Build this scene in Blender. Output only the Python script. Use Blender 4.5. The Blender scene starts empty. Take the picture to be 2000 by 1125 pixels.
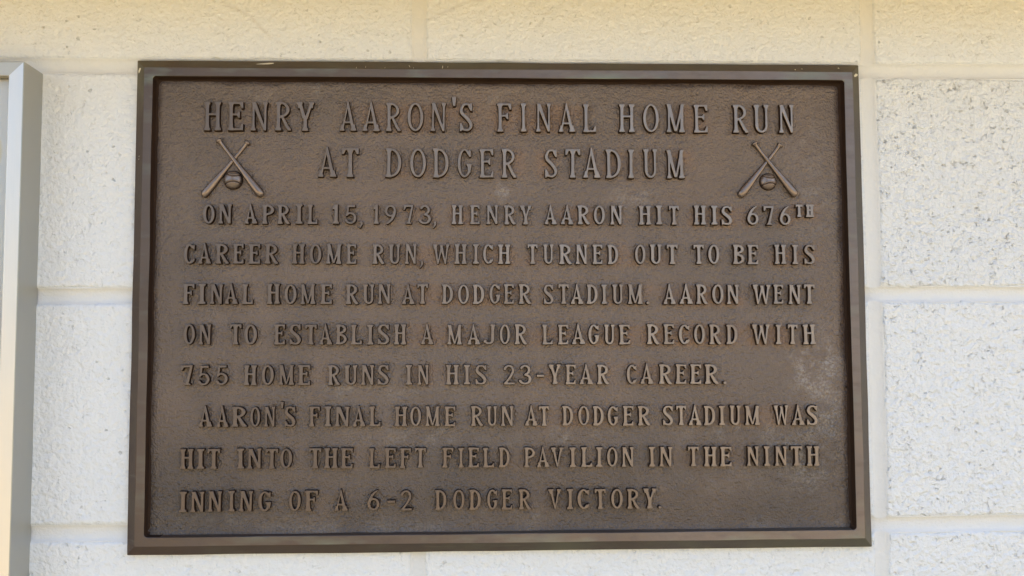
import bpy, math, random
import numpy as np
from mathutils import Vector, geometry

# ------------------------------------------------------------------ camera, light, exposure
S = 0.001                                    # everything below is written in millimetres
scene = bpy.context.scene
cam_data = bpy.data.cameras.new("camera")
cam = bpy.data.objects.new("camera", cam_data)
scene.collection.objects.link(cam)
cam.location = (-27.11 * S, -889.83 * S, -47.60 * S)
cam.rotation_euler = (math.pi / 2 + 0.0683, 0.0044, -0.0385)
cam_data.sensor_width = 36.0
cam_data.lens = 1977.6 / 2000 * 36.0
cam_data.clip_start = 0.02
cam_data.clip_end = 500
scene.camera = cam

# the sun stands behind the wall: the wall itself sees only the sky and the sunlit ground in front of it
SUN_EL, SUN_AZ = math.radians(56), math.radians(150)     # azimuth from the wall's outward normal, to the right
world = bpy.data.worlds.new("World")
scene.world = world
world.use_nodes = True
wn = world.node_tree.nodes
sky = wn.new("ShaderNodeTexSky")
sky.sky_type = 'NISHITA'
sky.sun_disc = False
sky.sun_elevation = SUN_EL
sky.sun_rotation = math.pi - SUN_AZ
sky.air_density = 1.0
sky.dust_density = 4.5
sky.ozone_density = 1.0
world.node_tree.links.new(sky.outputs[0], wn["Background"].inputs[0])
wn["Background"].inputs[1].default_value = 0.15

sun_data = bpy.data.lights.new("sun", 'SUN')
sun_data.energy = 2.1
sun_data.angle = math.radians(0.5)
sun_data.color = (1.0, 0.93, 0.80)
sun = bpy.data.objects.new("sun", sun_data)
scene.collection.objects.link(sun)
to_sun = Vector((math.sin(SUN_AZ) * math.cos(SUN_EL), -math.cos(SUN_AZ) * math.cos(SUN_EL), math.sin(SUN_EL)))
sun.rotation_euler = to_sun.to_track_quat('Z', 'Y').to_euler()

scene.view_settings.view_transform = 'Standard'
scene.view_settings.look = 'None'
scene.view_settings.exposure = 1.78
scene.view_settings.gamma = 1.0

rng = np.random.RandomState(7)
random.seed(7)

# ------------------------------------------------------------------ helpers
def link(name, me, mats, parent=None, loc=(0, 0, 0), scale=None):
    o = bpy.data.objects.new(name, me)
    scene.collection.objects.link(o)
    if me is not None:
        for m in mats:
            if m.name not in [x.name for x in me.materials if x]:
                me.materials.append(m)
    o.location = [c * S for c in loc]
    if scale:
        o.scale = scale
    o.parent = parent
    return o

def mesh(name, V, F, smooth=False):
    me = bpy.data.meshes.new(name)
    V = np.asarray(V, float) * S
    me.from_pydata([tuple(v) for v in V], [], [tuple(f) for f in F])
    me.validate()
    if smooth:
        me.polygons.foreach_set("use_smooth", [True] * len(me.polygons))
    me.update()
    return me

def grid_mesh(name, X, Y, Z, smooth=True, flip=False):
    """Quad sheet from three (rows, cols) arrays."""
    r, c = X.shape
    V = (np.stack([X, Y, Z], -1).reshape(-1, 3) * S).astype(np.float32)
    i = np.arange((r - 1) * (c - 1))
    a = (i // (c - 1)) * c + i % (c - 1)
    q = np.stack([a, a + 1, a + 1 + c, a + c], 1)
    if flip:
        q = q[:, ::-1]
    me = bpy.data.meshes.new(name)
    me.vertices.add(len(V)); me.vertices.foreach_set("co", V.ravel())
    me.loops.add(q.size); me.loops.foreach_set("vertex_index", q.astype(np.int32).ravel())
    me.polygons.add(len(q))
    me.polygons.foreach_set("loop_start", (np.arange(len(q)) * 4).astype(np.int32))
    me.polygons.foreach_set("loop_total", np.full(len(q), 4, np.int32))
    me.update(calc_edges=True)
    if smooth:
        me.polygons.foreach_set("use_smooth", [True] * len(me.polygons))
    return me

def attr(me, name, vals):
    a = me.attributes.new(name, 'FLOAT', 'POINT')
    a.data.foreach_set("value", np.asarray(vals, np.float32).ravel())

def noise2(X, Y, cell, seed=0):
    """Smooth value noise, about -1..1, features of size cell."""
    r = np.random.RandomState(seed)
    T = r.uniform(-1, 1, (256, 256))
    x, y = X / cell + 1000, Y / cell + 1000
    xi, yi = np.floor(x).astype(int), np.floor(y).astype(int)
    fx, fy = x - xi, y - yi
    fx, fy = fx * fx * (3 - 2 * fx), fy * fy * (3 - 2 * fy)
    g = lambda a, b: T[a % 256, b % 256]
    return (g(xi, yi) * (1 - fx) + g(xi + 1, yi) * fx) * (1 - fy) + (g(xi, yi + 1) * (1 - fx) + g(xi + 1, yi + 1) * fx) * fy

def fbm(X, Y, cell, seed=0, n=3, gain=.5):
    out, a = 0, 1
    for k in range(n):
        out = out + a * noise2(X, Y, cell / 2 ** k, seed + 31 * k)
        a *= gain
    return out

def sstep(a, b, x):
    t = np.clip((x - a) / (b - a), 0, 1)
    return t * t * (3 - 2 * t)

class NT:
    """Small helper for node materials."""
    def __init__(self, name):
        self.m = bpy.data.materials.new(name)
        self.m.use_nodes = True
        self.t = self.m.node_tree
        self.b = self.t.nodes["Principled BSDF"]
    def n(self, kind, **kw):
        nd = self.t.nodes.new(kind)
        for k, v in kw.items():
            if k.startswith("i_"):
                nd.inputs[k[2:].replace("_", " ")].default_value = v
            else:
                setattr(nd, k, v)
        return nd
    def l(self, a, b):
        self.t.links.new(a, b)
    def coord(self, scale=(1, 1, 1), out=None):
        tc = self.n("ShaderNodeNewGeometry")
        mp = self.n("ShaderNodeMapping")
        mp.inputs["Scale"].default_value = scale
        self.l(tc.outputs["Position"], mp.inputs[0])
        return mp.outputs[0]
    def noise(self, vec, scale, detail=3, rough=.5, dist=0.0):
        nd = self.n("ShaderNodeTexNoise")
        nd.inputs["Scale"].default_value = scale
        nd.inputs["Detail"].default_value = detail
        nd.inputs["Roughness"].default_value = rough
        nd.inputs["Distortion"].default_value = dist
        self.l(vec, nd.inputs["Vector"])
        return nd.outputs[0]
    def ramp(self, fac, stops):
        r = self.n("ShaderNodeValToRGB")
        el = r.color_ramp.elements
        while len(el) < len(stops):
            el.new(.5)
        for e, (p, c) in zip(el, stops):
            e.position = p
            e.color = (*c, 1) if isinstance(c, tuple) else (c, c, c, 1)
        self.l(fac, r.inputs[0])
        return r.outputs[0]
    def mix(self, fac, a, b, mode='MIX'):
        m = self.n("ShaderNodeMix", data_type='RGBA', blend_type=mode)
        for sock, v in ((m.inputs[0], fac), (m.inputs[6], a), (m.inputs[7], b)):
            if isinstance(v, (int, float)):
                sock.default_value = v
            elif isinstance(v, tuple):
                sock.default_value = (*v, 1)
            else:
                self.l(v, sock)
        return m.outputs[2]
    def math(self, op, a, b=0.0, clamp=False):
        m = self.n("ShaderNodeMath", operation=op, use_clamp=clamp)
        for sock, v in ((m.inputs[0], a), (m.inputs[1], b)):
            if isinstance(v, (int, float)):
                sock.default_value = v
            else:
                self.l(v, sock)
        return m.outputs[0]
    def attr(self, name, kind='GEOMETRY'):
        a = self.n("ShaderNodeAttribute", attribute_name=name, attribute_type=kind)
        return a.outputs["Fac"]
    def bump(self, h, dist, strength=1.0, prev=None):
        b = self.n("ShaderNodeBump")
        b.inputs["Strength"].default_value = strength
        b.inputs["Distance"].default_value = dist
        self.l(h, b.inputs["Height"])
        if prev is not None:
            self.l(prev, b.inputs["Normal"])
        return b.outputs[0]
    def set(self, **kw):
        for k, v in kw.items():
            s = self.b.inputs[k.replace("_", " ")]
            if isinstance(v, (int, float)):
                s.default_value = v
            elif isinstance(v, tuple):
                s.default_value = (*v, 1)
            else:
                self.l(v, s)
        return self.m

# ------------------------------------------------------------------ materials
def mat_block():
    k = NT("painted_block")
    v = k.coord()
    pit = k.attr("pit_amount", 'OBJECT')
    # paint skin over coarse concrete: grains, open pores, odd dirt in the pores
    grain = k.noise(v, 480, 3, .6)
    lump = k.noise(v, 230, 2, .5)
    vo = k.n("ShaderNodeTexVoronoi", feature='F1')
    vo.inputs["Scale"].default_value = 270
    vo.inputs["Randomness"].default_value = 1

    wn_ = k.n("ShaderNodeTexNoise"); wn_.inputs["Scale"].default_value = 260; wn_.inputs["Detail"].default_value = 2; k.l(v, wn_.inputs["Vector"])
    ws = k.n("ShaderNodeVectorMath", operation='SCALE'); k.l(wn_.outputs["Color"], ws.inputs[0]); ws.inputs["Scale"].default_value = .007
    wv = k.n("ShaderNodeVectorMath", operation='ADD'); k.l(v, wv.inputs[0]); k.l(ws.outputs[0], wv.inputs[1])
    v2 = wv.outputs[0]
    k.l(v2, vo.inputs["Vector"])
    pick = k.noise(v, 85, 3, .6)
    sel = k.math('MULTIPLY', k.ramp(pick, [(.47, 0.0), (.66, 1.0)]), pit)
    hole = k.math('MULTIPLY', k.ramp(vo.outputs["Distance"], [(.10, 1.0), (.36, 0.0)]), sel)
    vo2 = k.n("ShaderNodeTexVoronoi", feature='F1')
    vo2.inputs["Scale"].default_value = 95
    k.l(v2, vo2.inputs["Vector"])
    colr = k.n("ShaderNodeSeparateColor"); k.l(vo2.outputs["Color"], colr.inputs[0])
    big = k.math('MULTIPLY', k.ramp(vo2.outputs["Distance"], [(.05, 1.0), (.13, 0.0)]), k.ramp(colr.outputs[0], [(.66, 0.0), (.74, 1.0)]))
    pits = k.math('MAXIMUM', hole, k.math('MULTIPLY', big, k.math('ADD', k.math('MULTIPLY', pit, .5), .35)))
    amt = k.math('ADD', k.math('MULTIPLY', pit, .75), .35)
    h = k.math('MULTIPLY', k.math('ADD', k.math('MULTIPLY', grain, .55), k.math('MULTIPLY', lump, 2.0)), amt)
    h = k.math('SUBTRACT', h, k.math('MULTIPLY', pits, 1.6))
    tone = k.noise(v, 9, 3, .5)
    base = k.mix(tone, (.755, .792, .815), (.800, .835, .855))
    dirtmask = k.math('MULTIPLY', pits, k.ramp(k.noise(v, 55, 2, .5), [(.45, .0), (.74, .7)]))
    col = k.mix(dirtmask, base, (.34, .325, .30))
    spot = k.math('MULTIPLY', k.ramp(vo2.outputs['Distance'], [(.035, 1.0), (.085, 0.0)]), k.ramp(colr.outputs[1], [(.60, 0.0), (.85, .85)]))
    col = k.mix(spot, col, (.20, .17, .14))
    col = k.mix(k.math('MULTIPLY', k.attr("dirt"), .5), col, (.30, .25, .19))
    k.l(k.bump(h, .0018, 1.0), k.b.inputs["Normal"])
    return k.set(Base_Color=col, Roughness=.22, Specular_IOR_Level=.65)

def mat_mortar():
    k = NT("painted_mortar")
    v = k.coord()
    tone = k.noise(v, 14, 3, .5)
    col = k.mix(tone, (.735, .750, .742), (.775, .790, .780))
    h = k.math('ADD', k.noise(k.coord((.25, 1, 1)), 260, 3, .5), k.math('MULTIPLY', k.noise(v, 60, 2, .5), 1.5))
    h = k.math('ADD', h, k.math('MULTIPLY', k.noise(v, 480, 3, .6), 1.0))
    k.l(k.bump(h, .0007, .8), k.b.inputs["Normal"])
    return k.set(Base_Color=col, Roughness=.5, Specular_IOR_Level=.25)

def mat_bronze(kind):
    k = NT("bronze_" + kind)
    v = k.coord()
    big = k.noise(v, 7, 4, .55)
    med = k.noise(v, 45, 4, .6)
    fine = k.noise(v, 400, 3, .6)
    if kind == "field":
        base = k.mix(k.ramp(big, [(.35, 0.0), (.65, 1.0)]), (.185, .138, .106), (.152, .121, .100))
        base = k.mix(k.math('MULTIPLY', k.ramp(med, [(.45, 0.0), (.7, 1.0)]), .35), base, (.20, .155, .12))
        base = k.mix(k.math('MULTIPLY', k.attr("rust"), 1.0, True), base, (.235, .148, .095))
        spk = k.ramp(k.noise(v, 520, 3, .65), [(.44, .25), (.60, 1.6)])
        base = k.mix(k.math('MULTIPLY', k.attr("dust_sheen"), spk, True), base, (.36, .33, .30))
        base = k.mix(k.ramp(k.noise(v, 620, 2, .6), [(.55, 0.0), (.72, .3)]), base, (.23, .19, .155))
        base = k.mix(k.math('MULTIPLY', k.attr("rim_shade"), 1.0, True), base, (.030, .014, .008))
        base = k.mix(k.math('MULTIPLY', k.attr('low_left_tone'), 1.0, True), base, (.062, .052, .046))
        # hammered leather texture
        mus = k.noise(v, 640, 1, .5)
        mus2 = k.noise(v, 270, 2, .5)
        h = k.math('ADD', k.math('MULTIPLY', mus, .8), k.math('MULTIPLY', mus2, 1.2))
        h = k.math('ADD', h, k.math('MULTIPLY', fine, .2))
        k.l(k.bump(h, .0014, 1.0), k.b.inputs["Normal"])
        ro = k.ramp(med, [(.3, .30), (.7, .44)])
        return k.set(Base_Color=base, Metallic=.35, Roughness=ro)
    if kind == "rim":
        base = k.mix(k.ramp(big, [(.35, 0.0), (.65, 1.0)]), (.19, .156, .142), (.165, .139, .127))
        base = k.mix(k.attr('painted_reflection'), (.104, .080, .068), base)
        base = k.mix(k.math('MULTIPLY', k.ramp(k.noise(k.coord((.35, 1, 1)), 120, 4, .65), [(.5, 0.0), (.75, 1.0)]), .45), base, (.10, .078, .066))
        green = k.math('MULTIPLY', k.ramp(k.noise(k.coord((1, 1, 4)), 16, 3, .6), [(.5, 0.0), (.72, 1.0)]), k.attr("verdigris"))
        base = k.mix(green, base, (.20, .225, .19))
        k.l(k.bump(k.noise(v, 240, 3, .6), .0006, .7), k.b.inputs["Normal"])
        return k.set(Base_Color=base, Metallic=.45, Roughness=k.ramp(med, [(.3, .33), (.7, .47)]))
    if kind == "chamfer":
        base = k.mix(k.ramp(big, [(.35, 0.0), (.65, 1.0)]), (.096, .076, .064), (.082, .070, .062))
        base = k.mix(k.attr('painted_reflection'), (.078, .048, .033), base)
        green = k.math('MULTIPLY', k.ramp(k.noise(k.coord((.6, 1, 1)), 22, 4, .6), [(.42, .15), (.68, 1.0)]), k.attr("verdigris"))
        base = k.mix(k.math('MULTIPLY', green, .8), base, (.125, .122, .082))
        streak = k.ramp(k.noise(k.coord((.5, 1, 6)), 30, 3, .6), [(.62, 0.0), (.8, .5)])
        base = k.mix(streak, base, (.16, .14, .11))
        k.l(k.bump(k.noise(v, 300, 3, .6), .0003, .6), k.b.inputs["Normal"])
        return k.set(Base_Color=base, Metallic=.4, Roughness=.42)
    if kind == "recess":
        return k.set(Base_Color=k.mix(med, (.020, .010, .006), (.036, .020, .012)), Metallic=.0, Roughness=.7, Specular_IOR_Level=.15)  # dark patina of letter sides; also paints shade on the inner border walls
    if kind == "letter":                     # worn tops, with reflected brightness painted in by position
        wob = k.n("ShaderNodeObjectInfo").outputs["Random"]
        base = k.mix(wob, (.27, .230, .205), (.305, .260, .232))
        base = k.mix(k.attr('painted_reflection', 'OBJECT'), (.150, .122, .107), base)
        base = k.mix(k.math('MULTIPLY', k.ramp(k.noise(v, 30, 3, .6), [(.4, 0.0), (.7, 1.0)]), .4), base, (.16, .115, .085))
        k.l(k.bump(k.noise(v, 300, 2, .6), .0004, .5), k.b.inputs["Normal"])
        return k.set(Base_Color=base, Metallic=.55, Roughness=.33)
    if kind == "emblem":
        base = k.mix(med, (.27, .215, .185), (.215, .17, .145))
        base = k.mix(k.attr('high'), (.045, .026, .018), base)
        k.l(k.bump(fine, .0002, .5), k.b.inputs["Normal"])
        return k.set(Base_Color=base, Metallic=.6, Roughness=.27)

def mat_simple(name, col, rough=.5, metal=0.0, **kw):
    k = NT(name)
    v = k.coord()
    c = k.mix(k.noise(v, 40, 3, .5), tuple(x * .94 for x in col), tuple(min(1, x * 1.05) for x in col))
    return k.set(Base_Color=c, Roughness=rough, Metallic=metal, **kw)

def mat_alu(name, scl, lo, hi):
    k = NT(name)
    v = k.coord(scl)
    st = k.noise(v, 900, 3, .6)
    c = k.mix(st, lo, hi)
    k.l(k.bump(st, .00006, .5), k.b.inputs["Normal"])
    return k.set(Base_Color=c, Metallic=.8, Roughness=k.ramp(st, [(.3, .34), (.7, .44)]))

M_block, M_mortar = mat_block(), mat_mortar()
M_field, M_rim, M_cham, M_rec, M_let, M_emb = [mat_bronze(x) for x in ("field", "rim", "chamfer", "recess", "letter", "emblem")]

# ------------------------------------------------------------------ setting: ground, wall, overhang
BW, BH, X0, Z0, J = 406.4, 203.2, -74.4, 210.3, 11.5

def ground():
    n = 40
    xs = np.sign(np.linspace(-1, 1, n)) * np.abs(np.linspace(-1, 1, n)) ** 3 * 60000
    ys = -np.abs(np.linspace(0, 1, n)) ** 2.2 * 80000 + 60
    X, Y = np.meshgrid(xs, ys)
    me = grid_mesh("ground", X, Y, X * 0 - 1450 + 0, True, True)
    k = NT("concrete_ground")
    v = k.coord()
    col = k.mix(k.noise(v, 1.3, 5, .6), (.46, .36, .185), (.52, .41, .225))
    k.l(k.bump(k.noise(v, 80, 4, .6), .002, .5), k.b.inputs["Normal"])
    o = link("ground", me, [k.set(Base_Color=col, Roughness=.8)])
    o["kind"] = "structure"

def joint_h(d, half, depth):
    """Tooled concave joint: 0 at the block edge, depth in the middle."""
    t = np.clip(1 - (np.abs(d) / half) ** 2, 0, 1)
    return depth * np.sqrt(t)

def wall():
    cols = range(-2, 4)
    rows = range(-1, 4)
    xs = [-5000, -2500, -1200]
    x_lo, x_hi = X0 - 2 * BW - 8, X0 + 4 * BW + 8
    fine = list(np.arange(x_lo, x_hi, 5.0))
    for c in range(-2, 5):
        fine += list(X0 + c * BW + np.arange(-7.5, 7.6, 1.0))
    xs = sorted(set(np.round(xs + fine + [2400, 3500, 5000], 2)))
    zs = [-1460]
    z_lo, z_hi = Z0 - 3 * BH - 8, Z0 + 2 * BH + 8
    zs += list(np.arange(z_lo, z_hi, 12.0))
    for r in range(-2, 4):
        zs += list(Z0 - r * BH + np.arange(-8.0, 8.1, .8))
    zs = sorted(set(np.round(zs + [1200, 2500], 2)))
    X, Z = np.meshgrid(np.array(xs), np.array(zs))
    wob = 0.5 * noise2(X, Z, 60, 5) + .25 * noise2(X, Z, 18, 6)
    inside = (X > x_lo) & (X < x_hi) & (Z > z_lo) & (Z < z_hi)
    near = np.minimum(np.abs((Z - Z0 + BH / 2) % BH - BH / 2), np.abs((X - X0 + BW / 2) % BW - BW / 2))
    Y = .9 + 9 * sstep(J / 2 + 1.5, J / 2 + 5, near) * inside
    for r in range(-2, 4):
        d = Z - (Z0 - r * BH) - wob
        Y = np.maximum(Y, .9 + joint_h(d, J / 2 + .8, 3.3 if r != 2 else 2.7) * inside)
    for c in range(-2, 5):
        d = (X - (X0 + c * BW) - wob * 1.3) * 1.18
        dep = {0: 1.6, 1: 1.6, 2: 3.0}.get(c, 3.0)
        Y = np.maximum(Y, .9 + joint_h(d, J / 2 + 1.2, dep) * inside)
    Y += .22 * noise2(X, Z, 12, 9) + .12 * noise2(X, Z, 5, 19)
    w = link("wall", grid_mesh("wall", X, Y, Z), [M_mortar])
    w["kind"] = "structure"
    pit_of = {}
    for r in range(-1, 4):
        for c in cols:
            vis = (-1 <= c <= 1) and (0 <= r + 1 <= 3) and r < 3
            step = 1.5 if vis else 6.0
            bw, bh = BW - J + 2.0, BH - J
            nx, nz = int(bw / step) + 1, int(bh / step) + 1
            u, t = np.linspace(0, bw, nx), np.linspace(0, bh, nz)
            U, T = np.meshgrid(u, t)
            sd = 100 + r * 17 + c * 5
            rough = {(1, 0): 1.5, (1, 1): 1.1, (1, 2): 1.0}.get((c, r), .6)
            if r == -1:
                rough = .5
            ox = fbm(T, U * 0, 26, sd, 3) * .9 * min(rough, 1)
            oz = fbm(U, T * 0, 26, sd + 1, 3) * .9 * min(rough, 1)
            d = np.minimum(np.minimum(U, bw - U) - ox * (1), np.minimum(T, bh - T) - oz)
            Y = -.60 * rough * fbm(U, T, 6, sd + 2, 3, .7) * .6 - .30 * fbm(U, T, 60, sd + 3, 2)
            rr = np.random.RandomState(sd)
            for _ in range(int(130 * rough * rough) if vis else 0):
                pu, pt = rr.uniform(4, bw - 4), rr.uniform(4, bh - 4)
                pr = rr.uniform(1.2, 2.3) * (1.25 if rr.rand() < .12 else 1)
                e = rr.uniform(.6, 1.4)
                iu, it = int(pu / step), int(pt / step)
                s = np.s_[max(0, it - 4):it + 5, max(0, iu - 4):iu + 5]
                q = ((U[s] - pu) * e) ** 2 + ((T[s] - pt) / e) ** 2
                Y[s] += 1.5 * np.exp(-q / pr ** 2)
            Y = Y * sstep(0, 5, d) + 0.0
            Y += (1 - sstep(-.4, 2.6, d)) * 3.6
            dirt = np.zeros_like(U)
            def crack(pts, wid, amt):
                for (a0, b0), (a1, b1) in zip(pts[:-1], pts[1:]):
                    ax, az = a0 - bx, b0 - bz
                    ex, ez = a1 - a0, b1 - b0
                    UU = U + 1.2 * noise2(U, T, 7, 77); TT = T + 1.2 * noise2(U, T, 7, 78)
                    tt = np.clip(((UU - ax) * ex + (TT - az) * ez) / (ex * ex + ez * ez), 0, 1)
                    dd = np.hypot(UU - ax - tt * ex, TT - az - tt * ez)
                    k2 = np.exp(-(dd / wid) ** 2) * amt
                    np.maximum(dirt, k2, out=dirt)
            bx, bz = X0 + c * BW + J / 2 - 1.0, Z0 - (r + 1) * BH + J / 2
            if r == -1 and c == -1:
                crack([(-250, 269), (-236, 262), (-224, 255), (-212, 243), (-205, 236)], 1.4, .38)
                crack([(-205, 236), (-196, 230)], 1.4, .2)
            if r == -1 and c == 0:
                crack([(-66, 254), (-52, 262), (-35, 270), (-10, 274)], 1.5, .34)
            if r >= 0:
                crack([(bx + 30, bz + 2), (bx + 55, bz + 3.5)], 1.5, .25)
            Y += dirt * .5
            me = grid_mesh("block", U, Y, T)
            attr(me, "dirt", dirt)
            o = link("block", me, [M_block], w, (bx, 0, bz))
            o["pit_amount"] = {(-1, 0): .28, (-1, 1): .24, (0, 2): .3, (-1, 2): .22, (1, 0): .85, (1, 1): .60, (1, 2): .5}.get((c, r), .26)

def overhang():
    # the underside of the ledge above, just out of the picture: it keeps the top course in warm shade
    me_v, me_f = box(-5000, 5000, -OV_D, 2, OV_Z, OV_Z + 160)
    k = NT("overhang_paint")
    col = k.mix(k.noise(k.coord(), 20, 3, .5), (.68, .50, .22), (.72, .54, .25))
    o = link("roof_overhang", mesh("roof_overhang", me_v, me_f), [k.set(Base_Color=col, Roughness=.6)])
    o["kind"] = "structure"

OV_D, OV_Z = 150, 289

def box(x0, x1, y0, y1, z0, z1):
    V = [(x, y, z) for x in (x0, x1) for y in (y0, y1) for z in (z0, z1)]
    F = [(0, 1, 3, 2), (4, 6, 7, 5), (0, 4, 5, 1), (2, 3, 7, 6), (0, 2, 6, 4), (1, 5, 7, 3)]
    return V, F

def reflection_blocker():
    # unseen dark block added at the left to dim what the bronze mirrors
    V, F = box(-2150, -500, -6400, -5600, -1450, 3600)
    k = NT("blocker_dark")
    col = k.mix(k.noise(k.coord(), 2.0, 4, .6), (.035, .030, .026), (.060, .050, .042))
    o = link("reflection_blocker", mesh("reflection_blocker", V, F), [k.set(Base_Color=col, Roughness=.8)])
    o["kind"] = "structure"

ground(); wall(); overhang(); reflection_blocker()

# ------------------------------------------------------------------ bronze plaque
PW, PH = 321.1, 214.1
Y_OUT, Y_RIM, Y_FIELD, Y_TOP = -4.5, -11.4, -4.7, -9.2
B, RW = 8.4, 7.4
plaque = bpy.data.objects.new("bronze_plaque", None)
scene.collection.objects.link(plaque)
plaque.location = (0, 0, -PH * S)
plaque["label"] = "large brown cast bronze plaque with raised lettering and crossed bats, on white block wall"
plaque["category"] = "plaque"
OFF = (0, 0, PH)

def ring(inset, rad, y, seg=6, side=60):
    """Rounded rectangle loop; the same vertex count whatever its size."""
    hw, hh = PW - inset, PH - inset
    cs = [(hw - rad, hh - rad, 0), (-hw + rad, hh - rad, 90), (-hw + rad, -hh + rad, 180), (hw - rad, -hh + rad, 270)]
    P = []
    for i, (cx, cz, a0) in enumerate(cs):
        for s in range(seg + 1):
            a = math.radians(a0 + 90 * s / seg)
            P.append((cx + rad * math.cos(a), cz + rad * math.sin(a)))
        nx, nz, na = cs[(i + 1) % 4]
        ax, az = P[-1]
        bx = nx + rad * math.cos(math.radians(na)); bz = nz + rad * math.sin(math.radians(na))
        for s in range(1, side):
            f = s / side
            P.append((ax + (bx - ax) * f, az + (bz - az) * f))
    P = np.array(P)
    w1 = noise2(P[:, 0], P[:, 1], 45, int(inset * 7) + 3) * .28
    c = np.stack([P[:, 0] / PW, P[:, 1] / PH], 1)
    P = P - c * w1[:, None]
    return np.column_stack([P[:, 0], np.full(len(P), y) + .12 * noise2(P[:, 0], P[:, 1], 60, 8), P[:, 1]])

def border():
    prof = [  # inset, corner radius, y, material of the strip that follows
        (0.0, .8, 0.8, 1), (0.0, .8, Y_OUT + .4, 1), (.5, .8, Y_OUT - .1, 1), (B - .5, .6, Y_RIM + .35, 1), (B, .6, Y_RIM, 0),
        (B + RW - .4, 3.0, Y_RIM, 0), (B + RW, 3.0, Y_RIM + .35, 2), (B + RW + 1.6, 3.2, Y_FIELD - 1.0, 2), (B + RW + 2.8, 3.6, Y_FIELD - .25, 2), (B + RW + 5.2, 4.0, Y_FIELD + .9, 2)]
    R = [ring(i, r, y) for i, r, y, _ in prof]
    n = len(R[0])
    V = np.concatenate(R)
    F, mi = [], []
    for k in range(len(R) - 1):
        for i in range(n):
            j = (i + 1) % n
            F.append((k * n + i, (k + 1) * n + i, (k + 1) * n + j, k * n + j))
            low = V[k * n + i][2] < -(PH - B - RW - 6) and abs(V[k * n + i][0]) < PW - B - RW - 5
            mi.append(1 if prof[k][3] == 2 and low else prof[k][3])  # inner walls painted dark for shade; the bottom one takes the chamfer tone
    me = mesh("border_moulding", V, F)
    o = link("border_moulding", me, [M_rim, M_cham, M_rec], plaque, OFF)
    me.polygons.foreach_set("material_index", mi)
    vg = np.clip(.25 + .9 * sstep(150, 205, V[:, 2]) + .9 * sstep(-195, -212, V[:, 2]) * sstep(-330, -100, V[:, 0]), 0, 1)
    attr(me, "verdigris", vg)
    painted_reflection = .12 + .9 * sstep(-300, 230, V[:, 0] + .25 * V[:, 2]) + .15 * noise2(V[:, 0], V[:, 2], 50, 131)  # brighter reflection towards the right painted into rim and chamfer
    attr(me, "painted_reflection", np.clip(painted_reflection, 0, 1))

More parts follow.
